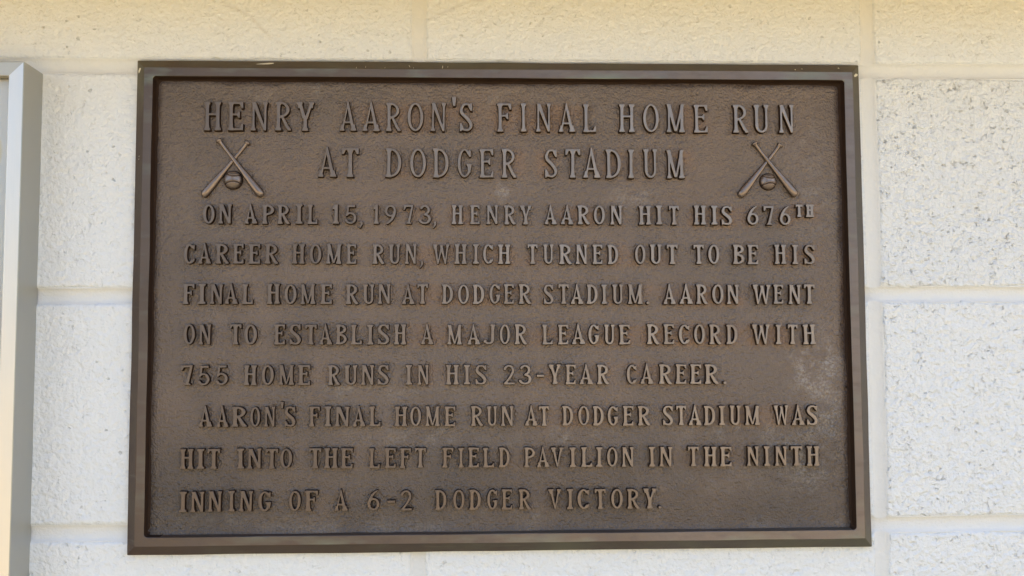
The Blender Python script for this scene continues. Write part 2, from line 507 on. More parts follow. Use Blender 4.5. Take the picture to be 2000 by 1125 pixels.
# rows of lettering: style, base line height and slope, cap height, then each character's centre and width in mm
ROWS = [
    ("T", 150.71, -0.00058, 25.29, "H-253.8,15.0 E-234.0,13.5 N-213.6,14.8 R-192.8,14.2 Y-173.6,15.8 A-136.1,14.9 A-116.0,15.4 R-96.6,13.4 O-77.3,14.3 N-57.4,13.7 '-43.5,2.4 S-32.8,11.7 F1.1,13.1 I18.0,5.4 N35.6,13.8 A56.4,14.9 L76.5,12.0 H109.7,14.3 O131.3,14.6 M153.3,16.9 E175.8,12.8 R211.5,14.0 U230.3,14.2 N252.9,13.8"),
    ("T", 109.81, -0.00180, 25.66, "A-154.0,16.0 T-134.1,14.9 D-96.6,14.0 O-75.0,14.3 D-54.9,14.1 G-34.1,12.8 E-14.8,12.6 R4.9,13.3 S42.0,11.3 T61.1,13.8 A78.0,15.4 D97.4,13.8 I112.9,5.6 U130.2,12.9 M152.8,16.2"),
    ("B", 68.36, -0.00157, 16.81, "O-255.7,10.3 N-241.8,11.6 A-219.6,11.2 P-204.8,10.8 R-191.4,11.2 I-178.0,6.6 L-166.4,9.0 1-146.4,6.4 5-133.3,10.4 ,-124.3,4.0 1-111.3,5.5 9-98.7,10.4 7-83.2,8.9 3-68.8,11.3 ,-60.3,3.3 H-40.6,10.5 E-25.1,8.9 N-9.9,11.0 R5.6,10.5 Y19.4,10.8 A41.3,11.2 A55.8,11.5 R70.5,11.5 O84.4,10.4 N99.2,11.1 H124.8,11.5 I137.4,6.3 T150.5,9.3 H173.6,11.4 I186.4,6.3 S197.5,9.8 6220.7,10.5 7234.9,9.6 6249.6,10.1"),
    ("S", 76.77, -0.00654, 11.22, "T262.3,6.6 H272.0,7.8"),
    ("B", 33.45, -0.00169, 17.25, "C-271.9,9.6 A-258.7,11.3 R-243.7,12.0 E-229.9,9.4 E-216.1,10.3 R-201.5,12.1 H-178.4,11.6 O-163.5,10.6 M-147.8,13.7 E-132.5,9.0 R-109.1,11.0 U-95.2,10.8 N-81.1,10.6 ,-71.7,4.0 W-54.6,15.1 H-37.7,11.3 I-24.4,5.8 C-13.7,9.4 H0.4,11.2 T25.3,9.4 U39.1,9.6 R54.1,11.7 N68.2,10.8 E82.3,9.2 D96.0,9.9 O120.0,9.9 U133.8,10.8 T148.4,10.2 T172.0,9.7 O185.3,10.4 B207.3,10.7 E220.0,10.0 H244.7,10.9 I257.8,5.7 S270.7,9.8"),
    ("B", -1.58, -0.00241, 17.23, "F-272.0,10.2 I-260.6,6.9 N-248.3,11.3 A-235.5,11.6 L-221.6,9.6 H-199.4,11.6 O-184.8,10.9 M-169.6,13.2 E-154.1,10.3 R-131.7,11.4 U-117.5,10.6 N-104.0,11.5 A-83.1,11.3 T-70.8,9.7 D-49.2,10.2 O-35.2,10.2 D-22.1,10.7 G-7.9,10.0 E4.3,9.3 R18.3,11.4 S39.2,8.9 T52.3,9.6 A64.0,11.4 D77.1,10.3 I88.0,5.6 U99.8,10.1 M115.2,13.5 .126.3,2.2 A145.5,11.3 A160.2,12.2 R174.1,10.6 O188.4,10.6 N201.6,11.1 W227.0,16.4 E242.0,9.1 N256.3,11.1 T269.7,10.0"),
    ("B", -36.74, -0.00330, 17.42, "O-270.7,10.0 N-257.4,10.8 T-231.3,10.2 O-218.6,11.3 E-193.7,9.8 S-180.2,10.0 T-167.0,10.3 A-154.2,11.6 B-140.9,10.1 L-127.8,9.9 I-115.8,6.1 S-104.4,10.3 H-90.1,11.2 A-66.6,11.3 M-42.9,13.1 A-26.3,11.7 J-12.9,10.9 O0.7,9.5 R14.6,11.6 L37.9,9.6 E51.5,9.4 A65.1,12.1 G78.2,10.0 U92.0,9.8 E105.4,10.1 R130.4,11.4 E144.4,9.7 C157.8,9.9 O171.3,10.1 R185.3,11.0 D200.1,10.4 W225.8,16.3 I241.3,5.6 T253.8,9.1 H268.9,11.6"),
    ("B", -71.43, -0.00257, 17.09, "7-272.2,10.4 5-257.8,10.2 5-242.5,10.4 H-218.4,11.5 O-203.5,10.9 M-187.5,13.5 E-172.5,10.9 R-146.8,10.9 U-132.4,12.0 N-117.9,11.6 S-104.5,9.9 I-82.5,6.4 N-70.1,10.3 H-44.9,11.7 I-32.2,6.2 S-20.2,10.2 24.4,10.2 318.3,11.8 -31.5,6.4 Y44.2,11.3 E57.7,9.3 A71.4,12.3 R86.1,11.1 C111.1,9.2 A124.5,11.9 R140.7,11.9 E154.3,9.9 E167.3,10.1 R181.6,12.6 .193.1,2.7"),
    ("B", -107.17, -0.00369, 17.10, "A-255.9,11.9 A-241.4,10.6 R-227.2,13.4 O-213.6,8.9 N-201.2,9.8 '-190.8,2.4 S-183.9,9.5 F-163.2,9.6 I-151.8,6.5 N-139.7,12.9 A-125.1,11.4 L-111.5,10.0 H-89.4,11.6 O-76.6,10.1 M-61.9,13.0 E-47.1,9.9 R-23.6,11.0 U-10.7,9.5 N2.5,11.5 A23.4,11.5 T34.5,9.7 D55.0,10.0 O69.0,10.2 D81.6,10.0 G94.4,9.8 E107.6,9.8 R121.6,11.4 S142.4,9.2 T154.1,9.2 A166.3,11.6 D179.0,10.5 I190.0,5.8 U201.4,10.1 M216.8,13.5 W242.2,13.3 A257.2,11.5 S269.5,9.9"),
    ("B", -142.66, -0.00333, 17.00, "H-271.1,11.8 I-259.5,7.1 T-248.4,11.0 I-225.7,7.1 N-213.9,12.5 T-199.2,10.8 O-186.9,10.6 T-162.3,11.1 H-148.9,12.2 E-135.5,10.7 L-111.8,9.6 E-98.2,10.0 F-85.3,10.0 T-72.5,10.1 F-48.8,10.1 I-37.5,5.5 E-26.7,9.9 L-13.8,10.1 D-0.3,10.1 P21.7,9.9 A33.5,11.3 V45.5,11.5 I59.2,6.4 L71.1,10.2 I82.0,6.2 O93.3,9.8 N106.9,11.1 I128.2,6.0 N140.0,11.6 T164.3,10.0 H179.0,11.6 E192.6,10.5 N216.4,11.0 I228.8,5.6 N241.1,11.2 T255.0,10.6 H269.6,11.7"),
    ("B", -178.66, -0.00286, 17.22, "I-273.8,6.8 N-261.5,11.8 N-246.9,12.0 I-232.7,6.0 N-220.7,11.8 G-204.8,11.6 O-179.3,10.6 F-165.2,11.5 A-140.0,11.9 6-112.5,10.9 --97.3,9.3 2-84.3,10.0 D-54.8,10.3 O-39.4,10.5 D-25.6,10.7 G-10.6,9.6 E2.0,9.7 R17.4,11.0 V43.3,11.9 I56.5,6.2 C68.0,10.8 T82.7,10.2 O97.0,10.8 R111.4,11.5 Y125.6,12.4 .134.3,2.6"),
]

def field():
    hw, hh = PW - B - RW - 1.2, PH - B - RW - 1.2
    nx, nz = int(2 * hw / 1.7), int(2 * hh / 1.7)
    X, Z = np.meshgrid(np.linspace(-hw, hw, nx), np.linspace(-hh, hh, nz))
    Y = Y_FIELD + .35 * noise2(X, Z, 90, 41) + .22 * noise2(X, Z, 38, 42) + .16 * fbm(X, Z, 9, 43, 3, .7)
    dx, dz = hw - np.abs(X), hh - np.abs(Z)
    # cove at the foot of the border; widest along the bottom
    wb = 4 + 4.5 * (Z < 0) * (dz < dx)
    wb = wb + .8 * noise2(X, Z, 30, 44)
    d = np.minimum(dx, dz)
    Y -= 1.2 * np.clip(1 - d / wb, 0, 1) ** 2 * (Z < 0) * (dz < dx + 4)
    rust = np.zeros_like(X)
    for st, za, zb, h, s in ROWS:
        for it in s.split():
            cx, w = (float(q) for q in it[1:].split(","))
            cz = za + zb * cx + h / 2
            sl = (np.abs(X - cx) < 22) & (np.abs(Z - cz) < h * .5 + 12)
            qx = np.clip(np.abs(X[sl] - cx) - w * .5, 0, None) / 8.0
            qz = np.clip(np.abs(Z[sl] - cz) - h * .36, 0, None) / 4.6
            rust[sl] = np.maximum(rust[sl], np.exp(-(qx ** 2 + qz ** 2)))
    pat = sstep(-.35, .75, noise2(X, Z, 34, 51) + .5 * noise2(X, Z, 13, 52))
    xw = .25 + .75 * sstep(-260, 60, X) * (1 - .45 * sstep(230, 300, X))
    zw = .25 + .75 * sstep(-170, -70, Z)
    rust = rust * pat * xw * zw * .75
    def blob(cx, cz, rx, rz, seed, cut=.0):
        q = np.exp(-(((X - cx) / rx) ** 2 + ((Z - cz) / rz) ** 2))
        return q * sstep(cut - .5, cut + .6, noise2(X, Z, 9, seed) + .6 * noise2(X, Z, 4, seed + 1))
    rust = np.maximum(rust, .45 * blob(-184, 121, 15, 11, 60))
    rust = np.maximum(rust, .40 * (dx < 6 + 3 * noise2(X, Z, 25, 61)) * (X > 0) * sstep(-.2, .6, noise2(X, Z, 60, 62)))
    dust_sheen = np.zeros_like(X)  # pale dusty stains, plus the sheen painted at the lower right
    for cx, cz, rx, rz, a, sd in ((-2, 99, 14, 8, .45, 70), (-160, 191, 9, 7, .5, 140), (-215, 180, 22, 8, .2, 142), (20, 180, 60, 10, .16, 144), (116, 93, 20, 10, .3, 72), (274, -56, 20, 26, .75, 74), (205, -117, 45, 12, .42, 76), (290, -185, 12, 9, .7, 78),
                                  (-298, -184, 16, 9, .4, 80), (50, -119, 40, 10, .3, 82), (262, -140, 34, 34, .55, 84), (283, -100, 14, 60, .45, 120), (-60, -117, 60, 10, .22, 86), (60, -182, 90, 7, .3, 88),
                                  (-130, -72, 90, 9, .22, 90), (-250, 40, 30, 60, .12, 92), (275, 110, 18, 50, .22, 94), (185, -152, 60, 20, .18, 96), (-235, -185, 70, 7, .3, 98)):
        dust_sheen = np.maximum(dust_sheen, a * blob(cx, cz, rx, rz, sd, .1))
    dust_sheen = np.maximum(dust_sheen, .28 * sstep(16, 4, hh + Z) * sstep(-.4, .6, noise2(X, Z, 22, 99)))
    rim_shade = sstep(6.5, 2.0, hh - Z + 1.5 * noise2(X, Z, 20, 102)) * .8  # shade inside the top and side rims painted into the field colour
    rim_shade = np.maximum(rim_shade, sstep(8.5, 2.5, hw - X + 1.2 * noise2(X, Z, 30, 103)) * .9)
    rim_shade = np.maximum(rim_shade, sstep(6.5, 1.5, hw + X + 1.2 * noise2(X, Z, 30, 104)) * .75)
    me = grid_mesh("field", X, Y, Z)
    low_left_tone = .55 * sstep(-60, -190, Z + 14 * noise2(X, Z, 60, 110)) + .22 * sstep(-120, -290, X + 30 * noise2(X, Z, 70, 112)) + .12 * noise2(X, Z, 26, 114)  # darker towards the bottom and left, broken up by noise
    for nme, a in (("low_left_tone", np.clip(low_left_tone, 0, .7)), ("rust", rust), ("dust_sheen", dust_sheen), ("rim_shade", rim_shade)):
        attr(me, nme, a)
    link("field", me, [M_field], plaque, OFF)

# ------------------------------------------------------------------ glyphs: outlines grown from strokes, cast with draft
class G:
    """Distance field of one glyph in cap-height units, united with small fillets as in a casting."""
    def __init__(self, w, top=1.0, bot=0.0):
        self.w = w
        m = .09
        st = 1 / 64
        self.x = np.arange(-m, w + m, st); self.y = np.arange(bot - m, top + m, st)
        self.X, self.Y = np.meshgrid(self.x, self.y)
        self.D = np.full_like(self.X, 9.0)
    def add(self, d, k=.022):
        h = np.clip(.5 + .5 * (self.D - d) / k, 0, 1)
        self.D = self.D * (1 - h) + d * h - k * h * (1 - h)
        return self
    def poly(self, pts, k=.022):
        X, Y = self.X, self.Y
        d = np.full_like(X, 1e9); s = np.ones_like(X)
        n = len(pts)
        for i in range(n):
            (ax, ay), (bx, by) = pts[i], pts[i - 1]
            ex, ey, wx, wy = bx - ax, by - ay, X - ax, Y - ay
            t = np.clip((wx * ex + wy * ey) / (ex * ex + ey * ey + 1e-12), 0, 1)
            d = np.minimum(d, (wx - ex * t) ** 2 + (wy - ey * t) ** 2)
            c1, c2, c3 = Y >= ay, Y < by, ex * wy > ey * wx
            flip = (c1 & c2 & c3) | (~c1 & ~c2 & ~c3)
            s = np.where(flip, -s, s)
        return self.add(s * np.sqrt(d), k)
    def bar(self, x0, y0, x1, y1, w0, w1=None, k=.022):
        """Straight tapered stroke with square ends."""
        w1 = w0 if w1 is None else w1
        dx, dy = x1 - x0, y1 - y0
        L = math.hypot(dx, dy); nx, ny = -dy / L, dx / L
        return self.poly([(x0 + nx * w0 / 2, y0 + ny * w0 / 2), (x1 + nx * w1 / 2, y1 + ny * w1 / 2), (x1 - nx * w1 / 2, y1 - ny * w1 / 2), (x0 - nx * w0 / 2, y0 - ny * w0 / 2)], k)
    def path(self, pts, k=.022):
        """Round brush along (x, y, width) points."""
        d = np.full_like(self.X, 9.0)
        for (x0, y0, w0), (x1, y1, w1) in zip(pts[:-1], pts[1:]):
            ex, ey = x1 - x0, y1 - y0
            t = np.clip(((self.X - x0) * ex + (self.Y - y0) * ey) / (ex * ex + ey * ey + 1e-12), 0, 1)
            d = np.minimum(d, np.hypot(self.X - x0 - ex * t, self.Y - y0 - ey * t) - (w0 + (w1 - w0) * t) / 2)
        return self.add(d, k)
    def arc(self, cx, cy, rx, ry, a0, a1, wside, wtop, n=28, k=.022, p=1.0):
        pts = []
        for i in range(n + 1):
            a = math.radians(a0 + (a1 - a0) * i / n)
            c, s = math.cos(a), math.sin(a)
            q = c * c
            pts.append((cx + rx * math.copysign(abs(c) ** p, c), cy + ry * math.copysign(abs(s) ** p, s), wtop + (wside - wtop) * q))
        return self.path(pts, k)
    def serif(self, x, y, up, l, r, T, s):
        """Bracketed slab at (x, y): up=1 for a foot, -1 for a head; reaches l to the left, r to the right."""
        return self.poly([(x - l, y), (x + r, y), (x + r - .01, y + up * s), (x + T * .5 + .01, y + up * (s + .055)), (x + T * .46, y + up * (s + .16)),
                          (x - T * .46, y + up * (s + .16)), (x - T * .5 - .01, y + up * (s + .055)), (x - l + .01, y + up * s)])
    def stem(self, x, T, s, o, feet=3, slant=0):
        self.bar(x, 0.0, x + slant, 1.0, T)
        if feet & 1: self.serif(x, 0, 1, T / 2 + o, T / 2 + o, T, s)
        if feet & 2: self.serif(x + slant, 1, -1, T / 2 + o, T / 2 + o, T, s)
        return self

def glyph(c, st):
    body = st != "T"
    T, t, s, o = (.160, .096, .080, .062) if body else (.110, .066, .062, .056)
    if st == "S":
        T, t, s, o = .22, .13, .12, .07
    W = dict(H=.66, E=.58, N=.68, R=.66, Y=.66, A=.68, O=.60, S=.56, F=.58, I=.34, L=.57, M=.80, U=.64, T=.58, D=.60, G=.58, P=.62, B=.60, J=.62,
             V=.68, W=.92, C=.57) if body else dict(H=.60, E=.54, N=.58, R=.57, Y=.63, A=.62, O=.57, S=.47, F=.53, I=.23, L=.49, M=.67, U=.56, T=.57, D=.57, G=.53)
    W = dict(W); W.update({"1": .36, "5": .60, "9": .61, "7": .56, "3": .60, "6": .60, "2": .62, "'": .16, ",": .22, ".": .16, "-": .38})
    w = W[c]
    xs = T / 2 + o
    if c == "H":
        g = G(w); g.stem(xs, T, s, o); g.stem(w - xs, T, s, o); g.bar(xs, .56, w - xs, .56, t)
    elif c == "I":
        g = G(w); g.stem(w / 2, T, s, w / 2 - T / 2)
    elif c in "EFL":
        g = G(w); g.stem(xs, T, s, o)
        if c in "EF":
            g.bar(xs, 1 - t / 2, w - .02, 1 - t / 2, t)
            g.poly([(w, 1), (w, .78), (w - .055, .78), (w - .12, 1 - t)])
            m = w - (.13 if body else .12)
            g.bar(xs, .56, m - .02, .56, t * .95)
            g.poly([(m, .67), (m, .44), (m - .045, .44), (m - .10, .56 - t * .4), (m - .10, .56 + t * .4), (m - .045, .67)])
        if c in "EL":
            g.bar(xs, t / 2, w - .02, t / 2, t)
            g.poly([(w, 0), (w, .22), (w - .055, .22), (w - .12, t * .9)])
    elif c == "T":
        g = G(w); g.stem(w / 2, T, s, o, 1); g.bar(.02, 1 - t / 2, w - .02, 1 - t / 2, t)
        for q in (0, 1):
            f = (lambda x: x) if q == 0 else (lambda x: w - x)
            g.poly([(f(0), 1), (f(.0), .79), (f(.06), .79), (f(.12), 1 - t), (f(.12), 1)])
        g.poly([(w / 2 - T / 2 - .05, 1 - t), (w / 2 + T / 2 + .05, 1 - t), (w / 2 + T / 2, .82), (w / 2 - T / 2, .82)])
    elif c == "N":
        tn = t * (1.15 if body else 1.0)
        x0 = tn / 2 + o; x1 = w - tn / 2 - o * .8
        g = G(w); g.bar(x0, 0, x0, .98, tn); g.bar(x1, .04, x1, 1, tn)
        g.serif(x0, 0, 1, tn / 2 + o, tn / 2 + o, tn, s); g.serif(x1, 1, -1, tn / 2 + o, tn / 2 + o * .8, tn, s)
        g.poly([(x0 - tn * .4 - o * .7, 1), (x0 + T * .75, 1), (x1 + tn / 2, 0), (x1 - T * .35, 0)])
    elif c == "M":
        tn = t * (1.1 if body else 1.0)
        x0 = tn / 2 + o; x1 = w - T / 2 - o; m = w / 2 - .02
        g = G(w); g.bar(x0, 0, x0, .98, tn); g.bar(x1, 0, x1, .98, T * .95)
        g.serif(x0, 0, 1, tn / 2 + o, tn / 2 + o, tn, s); g.serif(x1, 0, 1, T / 2 + o, T / 2 + o, T, s)
        g.poly([(x0 - tn * .5 - o, 1), (x0 + T * .55, 1), (m + .05, .04), (m - .03, .04)])
        g.poly([(x1 - tn * .4, 1), (x1 + T / 2 + o, 1), (x1 + T / 2, .90), (m + .055, .04), (m, .04)])
    elif c in "RPBD":
        g = G(w); g.stem(xs, T, s, o, 3)
        if c in "RP":
            r = w - xs - T * .5 - (.06 if c == "R" else .0)
            g.bar(xs, 1 - t / 2, xs + r * .25, 1 - t / 2, t); g.bar(xs, .46, xs + r * .25, .46, t * .9)
            g.arc(xs + r * .2, .73, r * .8, .27 - t * .45, 90, -90, T * .95, t)
            if c == "R":
                x0 = xs + r * .42
                g.path([(x0, .46, T * .7), (x0 + .06, .36, T * .85), (w - T * .9 - .03, .12, T), (w - T * .62, .05, T * .9)])
                g.poly([(w - T * 1.15, 0), (w, 0), (w - .005, .05), (w - T * .5, .11)])
        elif c == "D":
            r = w - xs - T / 2
            g.bar(xs, 1 - t / 2, xs + r * .2, 1 - t / 2, t); g.bar(xs, t / 2, xs + r * .2, t / 2, t)
            g.arc(xs + r * .1, .5, r * .9, .5 - t / 2, 90, -90, T, t, p=.9)
        else:
            r = w - xs - T / 2
            for cy, ry, rr in ((.765, .235, r * .92), (.265, .265, r)):
                g.bar(xs, cy + ry - t / 2, xs + rr * .25, cy + ry - t / 2, t); g.bar(xs, cy - ry + t / 2, xs + rr * .25, cy - ry + t / 2, t)
                g.arc(xs + rr * .2, cy, rr * .8, ry - t / 2, 90, -90, T * .95, t)
    elif c == "O":
        g = G(w); g.arc(w / 2, .5, w / 2 - T * .46, .5 - t / 2, 0, 360, T * .92, t, 44)
    elif c in "CG":
        g = G(w)
        g.arc(w / 2 + .02, .5, w / 2 - T * .46, .5 - t / 2, 48, 312 if c == "C" else 345, T * .95, t, 40)
        g.poly([(w - .005, .95), (w - .055, .95), (w - .15, .86), (w - .06, .71), (w - .01, .71)])
        if c == "C":
            g.path([(w * .74, .075, t), (w - .05, .16, t * .9), (w - .03, .24, t * .6)])
        else:
            x = w - T * .6
            g.bar(x, .16, x, .44, T * .9); g.serif(x, .47, -1, T / 2 + o, T / 2 + o * .7, T * .9, s * .8)
    elif c == "U":
        tn = t * 1.15; x0 = T / 2 + o; x1 = w - tn / 2 - o
        g = G(w); g.bar(x0, .26, x0, 1, T); g.bar(x1, .26, x1, 1, tn)
        g.serif(x0, 1, -1, T / 2 + o, T / 2 + o, T, s); g.serif(x1, 1, -1, tn / 2 + o, tn / 2 + o, tn, s)
        cx = (x0 + x1) / 2
        pts = []
        for i in range(21):
            a = math.radians(180 + 180 * i / 20); f = i / 20
            e = T + (tn - T) * f
            pts.append((cx + (x1 - x0) / 2 * math.cos(a), .27 + (.27 - t * .5) * math.sin(a), e * math.cos(a) ** 2 + t * 1.1 * math.sin(a) ** 2))
        g.path(pts)
    elif c == "J":
        x = w - T / 2 - o
        g = G(w); g.bar(x, .25, x, 1, T); g.serif(x, 1, -1, T / 2 + o, T / 2 + o, T, s)
        g.arc(x - .17, .24, .17, .24 - t / 2, 0, -100, T, t)
        g.path([(x - .17, t / 2, t), (x - .29, .05, t), (.06, .14, T * .8)]); g.path([(.06, .14, T * .8), (.10, .17, T * .8)])
    elif c == "A":
        ap = w * .48
        tn = t * (1.05 if body else .95)
        g = G(w, 1.06)
        x0 = tn / 2 + o; x1 = w - T / 2 - o
        g.poly([(x0 - tn / 2, 0), (x0 + tn / 2, 0), (ap + .02, .98), (ap - .02, .98)])
        g.poly([(x1 - T / 2, 0), (x1 + T / 2, 0), (ap + .02, 1.045), (ap - .025, 1.045), (ap - T * .30, .88)])
        g.bar(w * .22, .30, w * .74, .30, t * .95)
        g.serif(x0, 0, 1, tn / 2 + o, tn / 2 + o, tn, s); g.serif(x1, 0, 1, T / 2 + o, T / 2 + o, T, s)
    elif c in "VY":
        g = G(w); tn = t * 1.1
        x0 = T / 2 + o; x1 = w - tn / 2 - o; m = w * .5; yb = .02 if c == "V" else .42
        g.poly([(x0 - T / 2, 1), (x0 + T / 2, 1), (m + .04, yb), (m - (.03 if c == "V" else .09), yb)])
        g.poly([(x1 - tn / 2, 1), (x1 + tn / 2, 1), (m + (.04 if c == "V" else .08), yb), (m - .02, yb)])
        g.serif(x0, 1, -1, T / 2 + o, T / 2 + o, T, s * .8); g.serif(x1, 1, -1, tn / 2 + o, tn / 2 + o, tn, s * .8)
        if c == "Y":
            g.bar(m, 0, m, .46, T); g.serif(m, 0, 1, T / 2 + o, T / 2 + o, T, s)
    elif c == "W":
        g = G(w); tn = t
        a, b, m = T / 2 + o * .7, w - tn / 2 - o, w * .52
        for xa, xb, wd, y1 in ((a, w * .30, T, 1), (m + .02, w * .30 + .01, tn, .93), (m - .02, w * .74, T, .96), (b, w * .74 + .01, tn, 1)):
            sg = wd / 2
            g.poly([(xa - sg, y1), (xa + sg, y1), (xb + .035, .0), (xb - .035, .0)])
        g.serif(a, 1, -1, T / 2 + o * .7, T / 2 + o, T, s * .8); g.serif(b, 1, -1, tn / 2 + o, tn / 2 + o, tn, s * .8)
    elif c == "S":
        g = G(w)
        r = w / 2 - T * .42
        P = []
        key = [(w - .10, .83, t * .8), (w * .72, .935, t), (w * .5, .955, t), (w * .27, .92, t * 1.2), (T * .5, .77, T * .9), (T * .72, .64, T), (w * .42, .53, T * 1.05), (w * .66, .42, T * 1.08),
               (w - T * .55, .27, T), (w - T * .6, .14, T * .85), (w * .66, .05, t * 1.1), (w * .42, .045, t), (w * .22, .08, t), (.10, .17, t * .8)]
        for i in range(len(key) - 1):
            p0, p1, p2, p3 = [key[min(max(q, 0), len(key) - 1)] for q in (i - 1, i, i + 1, i + 2)]
            for f in (0, .25, .5, .75):
                P.append(tuple(.5 * (2 * b_ + (c_ - a_) * f + (2 * a_ - 5 * b_ + 4 * c_ - d_) * f * f + (3 * b_ - a_ - 3 * c_ + d_) * f ** 3) for a_, b_, c_, d_ in zip(p0, p1, p2, p3)))
        P.append(key[-1])
        g.path(P)
        g.poly([(w - .02, .99), (w - .07, .99), (w - .16, .90), (w - .07, .72), (w - .01, .72)])
        g.poly([(.01, .0), (.06, .0), (.15, .10), (.065, .29), (.005, .29)])
    elif c == "1":
        g = G(w); x = w * .56; g.bar(x, 0, x, 1.0, T); g.serif(x, 0, 1, w * .44, w * .42, T, s)
        g.poly([(x - T / 2, 1.0), (x + T / 2, 1.0), (x, .80), (.02, .74), (.02, .83)])
    elif c == "7":
        g = G(w); g.bar(.02, 1 - t * .55, w - .02, 1 - t * .55, t * 1.1)
        g.poly([(0, 1), (0, .74), (.07, .74), (.15, 1 - t)])
        g.poly([(w - T * .7, 1), (w, 1), (w, .93), (w * .66, .06), (w * .40, .06), (w - T * .75, .88)])
        g.poly([(w * .28, 0), (w * .82, 0), (w * .80, s), (w * .36, s)])
    elif c in "69":
        g = G(w)
        f = (lambda x, y: (x, y)) if c == "6" else (lambda x, y: (w - x, 1 - y))
        cx, cy = f(w / 2, .31)
        g.arc(cx, cy, w / 2 - T * .40, .31 - t / 2, 0, 360, T * .82, t, 40)
        key = [(w * .80, .975, t * .75), (w * .60, .90, t * 1.0), (w * .38, .76, t * 1.3), (w * .20, .58, T * .8), (T * .42, .36, T * .82)]
        g.path([(*f(x, y), q) for x, y, q in key], .05)
    elif c == "3":
        g = G(w)
        g.arc(w * .48, .74, w * .33, .26 - t / 2, 150, -80, T * .8, t)
        g.arc(w * .46, .27, w / 2 - T * .32, .27 - t / 2, 88, -158, T * .9, t)
    elif c == "5":
        g = G(w)
        g.poly([(w * .22, 1), (w * .88, 1), (w * .88, 1 - t * 1.2), (w * .20, 1 - t * 1.2)])
        g.bar(w * .25, 1, w * .17, .50, t * 1.0)
        g.arc(w * .44, .31, w / 2 - T * .26, .31 - t / 2, 140, -150, T * .9, t)
    elif c == "2":
        g = G(w)
        g.arc(w * .47, .72, w * .35, .28 - t / 2, 165, -28, T * .8, t)
        g.path([(w * .80, .62, T * .8), (w * .55, .34, t * 1.2), (w * .16, .07, t)])
        g.bar(w * .06, t / 2 + .005, w * .97, t / 2 + .005, t * 1.1)
    elif c == "'":
        g = G(w, 1.28, 0); g.poly([(.0, 1.24), (w, 1.24), (w * .72, .90), (w * .3, .90)])
    elif c == ",":
        g = G(w, .3, -.26); g.path([(w * .58, .07, T * .85), (w * .62, -.02, t), (w * .2, -.19, t * .5)])
    elif c == ".":
        g = G(w, .3, -.1); g.path([(w / 2, .06, .15), (w / 2 + .001, .06, .15)])
    elif c == "-":
        g = G(w, .6, .3); g.bar(0, .44, w, .44, t * 1.25)
    return g

def contours(g):
    """Closed zero-level loops of the glyph's field (marching squares)."""
    D, xs, ys = g.D, g.x, g.y
    seg = {}
    ny, nx = D.shape
    neg = D < 0
    mixed = neg[:-1, :-1].astype(int) + neg[1:, :-1] + neg[:-1, 1:] + neg[1:, 1:]
    pts = {}
    def pt(kind, j, i):
        key = (kind, j, i)
        if key not in pts:
            if kind == 0:
                a, b = D[j, i], D[j, i + 1]; f = a / (a - b)
                pts[key] = (xs[i] + f * (xs[i + 1] - xs[i]), ys[j])
            else:
                a, b = D[j, i], D[j + 1, i]; f = a / (a - b)
                pts[key] = (xs[i], ys[j] + f * (ys[j + 1] - ys[j]))
        return key
    table = {1: [(3, 0)], 2: [(0, 1)], 3: [(3, 1)], 4: [(1, 2)], 5: [(3, 2), (1, 0)], 6: [(0, 2)], 7: [(3, 2)], 8: [(2, 3)], 9: [(2, 0)], 10: [(0, 3), (2, 1)], 11: [(2, 1)], 12: [(1, 3)], 13: [(1, 0)], 14: [(0, 3)]}
    for j, i in zip(*np.nonzero((mixed > 0) & (mixed < 4))):
        code = neg[j, i] * 1 + neg[j, i + 1] * 2 + neg[j + 1, i + 1] * 4 + neg[j + 1, i] * 8
        e = [(0, j, i), (1, j, i + 1), (0, j + 1, i), (1, j, i)]
        for a, b in table[int(code)]:
            seg[pt(*e[a])] = pt(*e[b])
    loops = []
    while seg:
        k0, k = next(iter(seg.items())); del seg[k0]
        lp = [k0]
        while k != k0:
            lp.append(k)
            if k not in seg:
                break
            k = seg.pop(k)
        loops.append(np.array([pts[q] for q in lp]))
    return [simplify(l) for l in loops if len(l) > 8]

def simplify(P, eps=.0042):
    n = len(P)
    a = 0; b = int(np.argmax(((P - P[0]) ** 2).sum(1)))
    keep = {a, b}
    stack = [(a, b), (b, n)]
    while stack:
        i, j = stack.pop()
        if j - i < 2:
            continue
        A, Bp = P[i], P[j % n]
        d = Bp - A; L = np.hypot(*d) + 1e-12
        q = P[i + 1:j]
        h = np.abs((q[:, 0] - A[0]) * d[1] - (q[:, 1] - A[1]) * d[0]) / L
        m = int(np.argmax(h))
        if h[m] > eps or j - i > 26:
            m = i + 1 + m if h[m] > eps else (i + j) // 2
            keep.add(m); stack += [(i, m), (m, j)]
    return P[sorted(keep)]

def offset(P, d):
    """Move a loop along its outward normals (solid lies to the loop's left)."""
    e = np.roll(P, -1, 0) - P
    e /= np.hypot(e[:, 0], e[:, 1])[:, None] + 1e-12
    n1 = np.stack([e[:, 1], -e[:, 0]], 1); n0 = np.roll(n1, 1, 0)
    m = n0 + n1
    m /= np.maximum((m * n1).sum(1), .55)[:, None]
    return P + m * d

